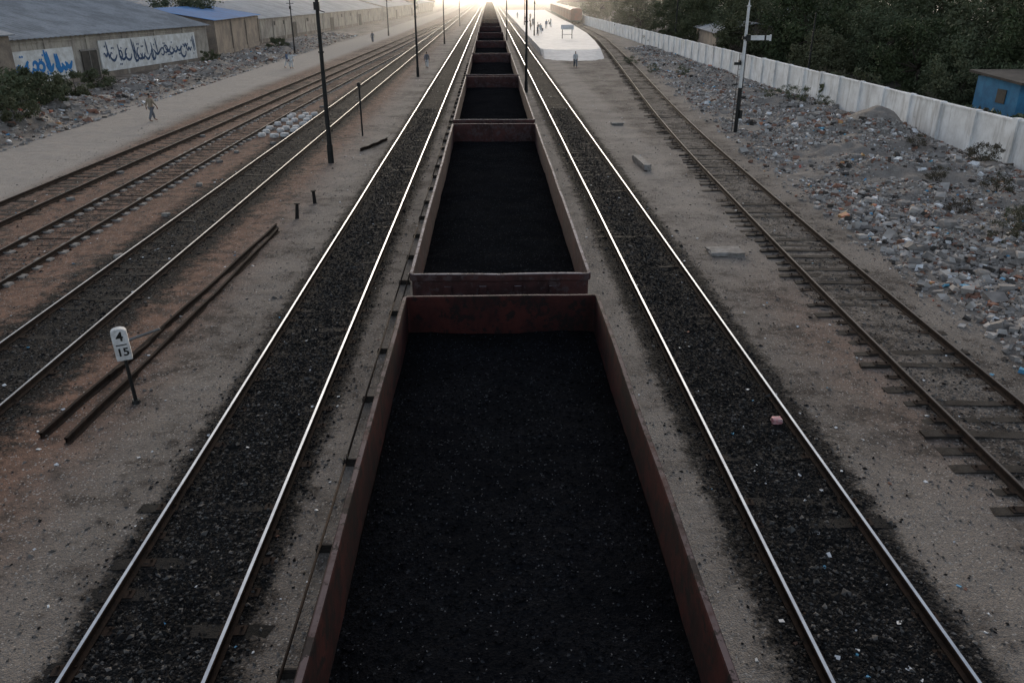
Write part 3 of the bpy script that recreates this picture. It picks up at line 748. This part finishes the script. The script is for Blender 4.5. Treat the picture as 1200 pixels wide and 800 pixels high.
for i in range(16):
    tree(random.uniform(-60,-30),300+i*16,random.choice([0,2]),1.25,'hazy distant tree near railway buildings','distant trees by the railway')
    tree(random.uniform(34,75),270+i*16,random.choice([0,2]),1.3,'hazy distant tree near railway buildings','distant trees by the railway')
tree(-46,131,2,1.0,'tree rising behind warehouse roofs'); tree(-50,150,0,1.0,'tree rising behind warehouse roofs')
def bush(x,y,s,mat,label,seed,n=1500,size=.09):
    cm,C=crown_mesh('bush',1.2,.75,22,n,size,mat,.6,seed)
    r=random.Random(seed); mb=MB()
    for i in range(8): mb.cyl((0,0,-.1),tuple(C[r.randrange(len(C))]),.03,.008,5)
    e=empty('bush',(x,y,gz(x,y)-.05),label,'bush',scale=s)
    add('stem',mb.mesh('stem',[M['bark']]),e); add('foliage',cm,e)
for i,(x,y,s) in enumerate([(-31,53,1.7),(-33.5,56,2.0),(-30.5,58,1.3),(-35.5,60,2.0),(-34,50,1.6),(-28.8,50.5,1.0),(-36.5,66,1.8),(-33,62,1.5),(-31.5,64,1.2),(-33.5,72,1.1),(-29.8,47,1.3),(-33,100,.9),(-31,125,1.2)]):
    bush(x,y,s,M['leafd'],'dusty green thorn bush in rubble near warehouse',300+i,2800)
for i,(x,y,s,m_) in enumerate([(21.8,58,.8,'leafd'),(20.4,60,.6,'leafd'),(23.3,57,.7,'leafd'),(23.6,66,.6,'leafd'),(17,88,.7,'leafd'),(19.5,84,.7,'leafd'),(17.6,29.0,.45,'brush'),(20.5,31.5,.6,'brush'),(21.5,29.5,.7,'brush'),(19,33.5,.5,'brush'),(18.8,27.4,.4,'leafd'),(22.5,42,.5,'brush'),(17,100,.8,'leafd'),(22.8,36.5,.7,'brush'),(23.8,38.5,.6,'brush'),(16.5,24.5,.5,'brush'),(18,25.5,.6,'brush')]):
    bush(x,y,s,M[m_],'low dusty green bush growing in rubble' if m_=='leafd' else 'dry brown brush caught in rubble',400+i,1600,.06)
for i in range(48):
    y=36+i*2.4
    bush(27.2+random.uniform(-.3,1.2),y,random.uniform(1.0,1.7),M['leaf'] if i%3==0 else M['brush'] if i%3==1 else M['leafd'],'dark scrub growing behind white wall',500+i,1200,.12)
KITS.append(tree_kit(6.0,2.3,2.3,77,M['leafd'],3600,.07))
tree(27.6,35.0,4,1.0,'thin thorny tree with sparse leaves by wall')

# ------------------------------------------------------------------ buildings
def corr_roof(L,depth,h,ridge,mat,ov=.45,pitch=.35):
    n=int((L+2*ov)/pitch); ys_=np.linspace(-ov,L+ov,n+1); V=[];F=[]
    for i,y in enumerate(ys_):
        d=.035*(1 if i%2 else -1)
        sl=(ridge-h)/(depth/2)
        V+=[(ov,y,h-ov*sl+d+.06),(-depth/2,y,ridge+d+.06),(-depth-ov,y,h-ov*sl+d+.06)]
    V=V+[(a,b_,c_-.05) for a,b_,c_ in V]; o_=3*(n+1)
    for i in range(n):
        for j in (0,1):
            a=i*3+j; F.append((a,a+3,a+4,a+1)); F.append((o_+a,o_+a+1,o_+a+4,o_+a+3))
        F.append((i*3,o_+i*3,o_+i*3+3,i*3+3))
    for a,b_ in ((0,1),(1,2)):
        F.append((a,b_,o_+b_,o_+a)); k_=n*3; F.append((k_+a,o_+k_+a,o_+k_+b_,k_+b_))
    return arr_mesh('roof',np.array(V),np.array(F),[mat])
def warehouse(p0,p1,depth,h,ridge,wmat,rmat,label,doors=(),wins=(),pil=6.0):
    dx,dy=p1[0]-p0[0],p1[1]-p0[1]; L=math.hypot(dx,dy)
    e=empty('warehouse',(p0[0],p0[1],0),label,'warehouse',rotz=-math.atan2(dx,dy))
    mb=MB(); mb.prism([(-depth,-.3),(0,-.3),(0,h),(-depth/2,ridge),(-depth,h)],0,L,0)
    y=.3
    while y<L: mb.box((.06,y,h/2-.2),(.12,.4,h-.02),0); y+=pil
    mb.box((.04,L/2,.2),(.08,L-.05,.7),1)
    mb.box((.035,L/2,h-.42),(.07,L-.05,.16),0)
    add('wall',mb.mesh('wall',[wmat,M['plaster_brown']]),e)
    add('roof',corr_roof(L,depth,h,ridge,rmat),e)
    for y,w in doors:
        mb=MB(); mb.box((.10,y,1.3),(.08,w,2.6),0); mb.box((.11,y,2.68),(.14,w+.3,.16),1); mb.box((.15,y,1.3),(.02,.06,2.5),1)
        add('door',mb.mesh('door',[M['door'],M['concrete']]),e)
    for y in wins:
        mb=MB(); mb.box((.02,y,h-1.0),(.06,1.2,.6),0); mb.box((.06,y,h-1.34),(.12,1.4,.07),1)
        add('window',mb.mesh('window',[M['door'],M['concrete']]),e)
    return e,L
ux,uy=.163,.987
E1=(-34.8,106); S1=(E1[0]-60*ux,E1[1]-60*uy)
e,L=warehouse(S1,E1,21,4.15,6.9,M['plaster'],M['roof'],'long warehouse with painted writing and grey sheet roof',doors=((36.2,2.4),),wins=())
def ribbon(mb,pts,w,x=.14,mat=0):
    L_=[];R_=[]
    n=len(pts)
    for i in range(n):
        a=pts[max(i-1,0)]; b_=pts[min(i+1,n-1)]
        d=math.hypot(b_[0]-a[0],b_[1]-a[1])+1e-6; px,pz=-(b_[1]-a[1])/d,(b_[0]-a[0])/d
        t=w*(.35+.65*math.sin(math.pi*(i+.4)/n))
        L_.append((x,pts[i][0]+px*t,pts[i][1]+pz*t)); R_.append((x,pts[i][0]-px*t,pts[i][1]-pz*t))
    b0=len(mb.v); mb.v+=L_+R_
    for i in range(n-1): mb.f.append((b0+i,b0+n+i,b0+n+i+1,b0+i+1)); mb.m.append(mat)
def script(y0,y1,z0,hh,seed,w,parent,mat,gap=.62):
    r=random.Random(seed); y=y1
    mb=MB(); lay=0
    while y>y0+.5:
        typ=r.choice('bbnlvsl'); W=r.uniform(.8,1.4)*hh*.55; x=.142+.003*(lay%6); lay+=1
        zz=z0+r.uniform(-.06,.25)*hh
        if typ=='b': ribbon(mb,[(y-W*t/12,zz+hh*.28-hh*.28*math.sin(math.pi*t/12)) for t in range(13)],w,x)
        elif typ=='n': ribbon(mb,[(y-W*.35+W*.4*math.cos(a*.35),zz+hh*.15-hh*.3*math.sin(a*.35)) for a in range(0,14)],w,x)
        elif typ=='l': ribbon(mb,[(y+.04*t,zz+hh*.85-hh*.85*t/6) for t in range(7)],w*.8,x); W*=.3
        elif typ=='v': ribbon(mb,[(y-W*.3*math.cos(a*.45)-W*.3,zz+hh*.3+hh*.2*math.sin(a*.45)) for a in range(0,14)],w*.8,x)
        else: ribbon(mb,[(y-W*t/14,zz+hh*.2+hh*.09*math.sin(t*1.1)) for t in range(15)],w*.9,x)
        for q in range(r.choice((0,0,1,2,3))):
            a,b_=y-W*.5+q*.26-.1,zz+r.choice((-.18,.62))*hh; s=.065*hh
            mb.poly([(x+.002,a-s,b_),(x+.002,a,b_-s),(x+.002,a+s,b_),(x+.002,a,b_+s)],0)
        y-=W*gap+.12
    add('painted_writing',mb.mesh('painted_writing',[mat]),parent)
mb=MB(); mb.box((.075,29.3,1.75),(.11,9.0,2.7),0); mb.box((.075,47.3,1.95),(.11,18.8,2.9),0)
add('whitewash_panel',mb.mesh('whitewash_panel',[M['panelwhite']]),e)
script(25.4,33.4,1.1,1.8,4,.22,e,M['bluew'],.58)
script(38.4,56.2,1.25,1.9,12,.13,e,M['greyw'],.50)
e2,_=warehouse((-35.6,111.5),(-37.2,139),16,4.5,5.8,M['plaster_brown'],M['roof_blue'],'brown walled shed with blue sheet roof',doors=(),wins=(),pil=9)
e3,_=warehouse((-38.4,144),(-31.8,254),20,3.8,6.4,M['plaster'],M['roof_pale'],'long cream warehouse with pale sheet roof',doors=((20,3),(50,3),(80,3)),wins=(8,14,30,38,60,70,92),pil=7)
e4,_=warehouse((-31,262),(-26,400),18,3.8,6.0,M['plaster'],M['roof_pale'],'distant cream goods shed with pale roof',doors=((20,3),(60,3)),pil=8)
e5,_=warehouse((-62,112),(-66,200),30,5.0,7.6,M['plaster_brown'],M['roof'],'large warehouse standing behind others',pil=9)
e6=empty('shed',(-41.5,69.5,0),'small brown lean-to shed against warehouse','shed',rotz=-.163)
mb=MB(); mb.prism([(-2.5,-.2),(1.6,-.2),(1.6,4.6),(-2.5,5.6)],-6,2,0); add('wall',mb.mesh('wall',[M['plaster_brown']]),e6)
mb=MB(); mb.prism([(-2.9,5.76),(-2.9,5.66),(2.0,4.47),(2.0,4.57)][::-1],-6.3,2.3,0); add('roof',mb.mesh('roof',[M['roof']]),e6)
mb=MB(); mb.box((1.62,-2,1.2),(.06,1.4,2.3)); add('door',mb.mesh('door',[M['door']]),e6)
e7=empty('hut',(33.2,50,0),'small blue painted hut behind white wall','hut')
mb=MB(); mb.box((0,0,1.4),(4.4,4.5,3.0),0); add('wall',mb.mesh('wall',[M['blue']]),e7)
mb=MB(); mb.box((0,-.1,3.02),(5.2,5.6,.14),0,rx=.05); add('roof',mb.mesh('roof',[M['roof_dark']]),e7)
mb=MB(); mb.box((-.8,-2.27,1.2),(1.0,.06,2.2),0); add('door',mb.mesh('door',[M['door']]),e7)
mb=MB(); mb.box((1.1,-2.27,1.9),(.9,.06,.9),0); mb.box((1.1,-2.31,1.9),(.05,.04,.9),1); add('window',mb.mesh('window',[M['door'],M['white']]),e7)
mb=MB(); mb.box((-2.22,-.6,1.95),(.06,.9,.8),0); add('window',mb.mesh('window',[M['door']]),e7)
e8,_=warehouse((36,100),(38,118),9,3.4,4.4,M['plaster_brown'],M['roof_pale'],'low pale-roofed house among trees behind wall',pil=6)
e9,_=warehouse((62,120),(60,180),14,4,6,M['plaster_brown'],M['roof'],'low house roofs among trees',pil=8)

def redwagon():
    mb=MB(); W,Lh,zb,zt=3.0,7.0,1.05,3.6
    prof=[(-W/2,zb),(W/2,zb),(W/2,zt),(W*.36,zt+.3),(0,zt+.42),(-W*.36,zt+.3),(-W/2,zt)]
    mb.prism(prof,-Lh,Lh,0)
    for q in range(8):
        y=-Lh+.8+q*(2*Lh-1.6)/7
        for sx in (-1,1): mb.box((sx*(W/2+.03),y,2.3),(.06,.1,2.4),0)
    return mb.mesh('body',[M['redcar']])
RB=redwagon()
mb=MB(); mb.box((0,0,2.25),(.06,1.9,2.1)); RD=mb.mesh('door',[M['redcar']])
mb=MB(); mb.box((0,0,.92),(2.6,13.8,.22)); RU=mb.mesh('underframe',[M['under']])
for k in range(9):
    y=232+k*15.2; x=float(R2(y)); dx=float(R2(y+1)-R2(y-1))/2
    e=empty('covered_wagon',(x,y,0),'dark red covered goods wagon standing beyond platform','goods wagon','red covered wagons standing beyond the platform',rotz=-math.atan(dx))
    add('body',RB,e); add('underframe',RU,e)
    for sx in (-1,1): add('door',RD,e,(sx*1.54,0,0))
    for sy in (-1,1): 
        b_=add('bogie',BOG,e,(0,sy*4.8,.03))
        for d in(-.9,.9): add('wheelset',WHEEL,b_,(0,d,.572))

# ------------------------------------------------------------------ people
def skin(name,verts,edges,rad,mat,sub=1):
    me=bpy.data.meshes.new(name); me.from_pydata([Vector(v) for v in verts],edges,[])
    o=bpy.data.objects.new(name,me); col.objects.link(o)
    o.modifiers.new('s','SKIN')
    sv=me.skin_vertices[0].data
    for i,r in enumerate(rad): sv[i].radius=(r,r) if not isinstance(r,tuple) else r
    sv[0].use_root=True
    sm=o.modifiers.new('u','SUBSURF'); sm.levels=sub; sm.render_levels=sub
    dg=bpy.context.evaluated_depsgraph_get(); dg.update()
    r_=bpy.data.meshes.new_from_object(o.evaluated_get(dg)); bpy.data.objects.remove(o)
    r_.materials.clear(); r_.materials.append(mat); r_.name=name
    for p in r_.polygons: p.use_smooth=True
    return r_
def person_kit(walk):
    s=.28*walk; a=.22*walk
    v=[(0,0,.93),(0,0,1.12),(0,-.01,1.33),(0,0,1.47),(0,0,1.54),(0,-.015,1.62),(0,0,1.71)]
    r=[(.15,.11),(.13,.10),(.16,.11),.058,.062,(.082,.095),(.055,.065)]
    ed=[(i,i+1) for i in range(6)]
    for sx in (-1,1):
        st=s*sx; b=len(v)
        v+=[(sx*.10,0,.88),(sx*.11,-st*.55,.50),(sx*.11,-st+abs(st)*.15,.09),(sx*.12,-st-.10,.04),(sx*.125,-st-.17,.03)]
        r+=[.095,.062,.042,.038,.028]; ed+=[(0,b),(b,b+1),(b+1,b+2),(b+2,b+3),(b+3,b+4)]
        b=len(v); at=-a*sx
        v+=[(sx*.18,0,1.41),(sx*.235,-at*.4+.02,1.15),(sx*.25,-at-.04,.91),(sx*.25,-at-.06,.84)]
        r+=[.058,.042,.030,.034]; ed+=[(2,b),(b,b+1),(b+1,b+2),(b+2,b+3)]
        w=b+3; bx,by,bz=v[w]
        for i,(dy,l) in enumerate(((-.03,.075),(-.01,.085),(.01,.08),(.03,.065))):
            c=len(v); v+=[(bx,by+dy,bz-.04),(bx-sx*.01,by+dy-.005,bz-.04-l)]; r+=[.0095,.0075]; ed+=[(w,c),(c,c+1)]
        c=len(v); v+=[(bx-sx*.01,by-.045,bz-.0),(bx-sx*.015,by-.065,bz-.045)]; r+=[.010,.008]; ed+=[(w,c),(c,c+1)]
    c=len(v); v+=[(0,-.115,1.615)]; r+=[.012]; ed+=[(5,c)]
    body=skin('body',v,ed,r,M['skin'],1)
    sv=[(0,0,.62),(0,0,.93),(0,0,1.14),(0,-.01,1.34),(0,0,1.45)]; sr=[(.21,.19),(.18,.145),(.155,.125),(.18,.13),(.08,.08)]
    se=[(0,1),(1,2),(2,3),(3,4)]
    for sx in (-1,1):
        b=len(sv); at=-a*sx; sv+=[(sx*.185,0,1.415),(sx*.24,-at*.4+.02,1.15),(sx*.25,-at-.03,.95)]; sr+=[.072,.062,.055]; se+=[(3,b),(b,b+1),(b+1,b+2)]
    shirt=skin('shirt',sv,se,sr,M['cl_white'],1)
    tv=[(0,0,.90)];tr=[(.15,.12)];te=[]
    for sx in (-1,1):
        st=s*sx;b=len(tv); tv+=[(sx*.10,0,.82),(sx*.115,-st*.55,.50),(sx*.115,-st+abs(st)*.15,.14)]; tr+=[.11,.10,.075]; te+=[(0,b),(b,b+1),(b+1,b+2)]
    trou=skin('trousers',tv,te,tr,M['cl_white'],1)
    hair=skin('hair',[(0,.03,1.60),(0,.02,1.70),(0,-.04,1.735)],[(0,1),(1,2)],[(.08,.085),(.088,.095),(.06,.05)],M['hair'],1)
    return [('body',body),('shirt',shirt),('trousers',trou),('hair',hair)]
PK=[person_kit(0.25),person_kit(1.0)]
def person(x,y,z,k,top,bot,rz,label):
    e=empty('person',(x,y,z),label,'person',rotz=rz)
    for nm,me in PK[k]:
        o=add(nm,me,e)
        if nm in('shirt','trousers'):
            o.material_slots[0].link='OBJECT'; o.material_slots[0].material=M[top if nm=='shirt' else bot]
pp=[(-22.2,54.5,0,1,'cl_tan','cl_grey',2.6,'person in tan tunic walking on dirt path'),
(-22,93.9,0,0,'cl_white','cl_white',0.4,'person in white clothes standing on dirt path'),
(-22.6,94.6,0,1,'cl_blue','cl_white',1.4,'person in blue tunic walking on dirt path'),
(-19.7,144,0,1,'cl_grey','cl_grey',0,'person in grey clothes walking beside sidings'),
(-7.0,94,0,1,'cl_grey','cl_white',3.1,'person in grey tunic walking between tracks'),
(9.6,94,0,1,'cl_white','cl_grey',0,'person in white tunic walking toward tracks'),
(8.5,150,.78,0,'cl_grey','cl_grey',1,'person in grey clothes standing on platform'),
(9.5,158,.78,1,'cl_white','cl_white',0,'person in white clothes walking on platform'),
(8.3,172,.78,0,'cl_tan','cl_tan',2,'person in tan clothes standing on platform'),
(12,180,.78,1,'cl_blue','cl_white',0,'person in blue tunic walking on platform'),
(10,196,.78,0,'cl_grey','cl_grey',0,'person in grey clothes standing on platform'),
(13.5,188,.78,0,'cl_white','cl_white',1,'person in white clothes standing on platform'),
(9.2,215,.78,1,'cl_grey','cl_white',0,'person in grey tunic walking on platform'),
(11.5,240,.78,0,'cl_tan','cl_grey',0,'person in tan tunic standing on platform'),
(8.4,255,.78,0,'cl_white','cl_white',0,'person in white clothes standing on platform')]
for p in pp: person(p[0],p[1],p[2] if p[2] else gz(p[0],p[1])-.01,*p[3:])

# ------------------------------------------------------------------ camera, light
cam=bpy.data.cameras.new('camera'); cam.lens=28; cam.sensor_width=36; cam.clip_end=5000; cam.clip_start=.1
co_=bpy.data.objects.new('camera',cam); col.objects.link(co_)
co_.location=(0,0,7.7); co_.rotation_euler=(math.radians(90-23.62),0,math.radians(-1.52))
scene.camera=co_
EL=12
w=bpy.data.worlds.new('World'); scene.world=w; w.use_nodes=True
t=w.node_tree; sky=t.nodes.new('ShaderNodeTexSky'); sky.sky_type='NISHITA'; sky.sun_disc=False
sky.sun_elevation=math.radians(EL); sky.sun_rotation=0; sky.dust_density=2.0; sky.air_density=.9; sky.ozone_density=.8
hs=t.nodes.new('ShaderNodeHueSaturation'); hs.inputs['Saturation'].default_value=.62
t.links.new(sky.outputs[0],hs.inputs['Color'])
t.links.new(hs.outputs[0],t.nodes['Background'].inputs[0]); t.nodes['Background'].inputs[1].default_value=.23
sl=bpy.data.lights.new('sun','SUN'); sl.energy=.4; sl.angle=math.radians(5); sl.color=(1,.94,.87)
so=bpy.data.objects.new('sun',sl); col.objects.link(so); so.rotation_euler=(math.radians(-(90-EL)),0,0)
m=bpy.data.materials.new('evening_haze'); m.use_nodes=True; tt=m.node_tree; tt.nodes.clear()
out=tt.nodes.new('ShaderNodeOutputMaterial'); vs_=tt.nodes.new('ShaderNodeVolumeScatter')
vs_.inputs['Density'].default_value=.0008; vs_.inputs['Anisotropy'].default_value=.8; vs_.inputs['Color'].default_value=(1,.99,.97,1)
tt.links.new(vs_.outputs[0],out.inputs['Volume'])
mb=MB(); mb.box((0,610,8),(420,960,22)); o=add('sky_haze',mb.mesh('sky_haze',[m])); o['kind']='structure'
scene.view_settings.view_transform='Standard'; scene.view_settings.look='None'; scene.view_settings.exposure=0
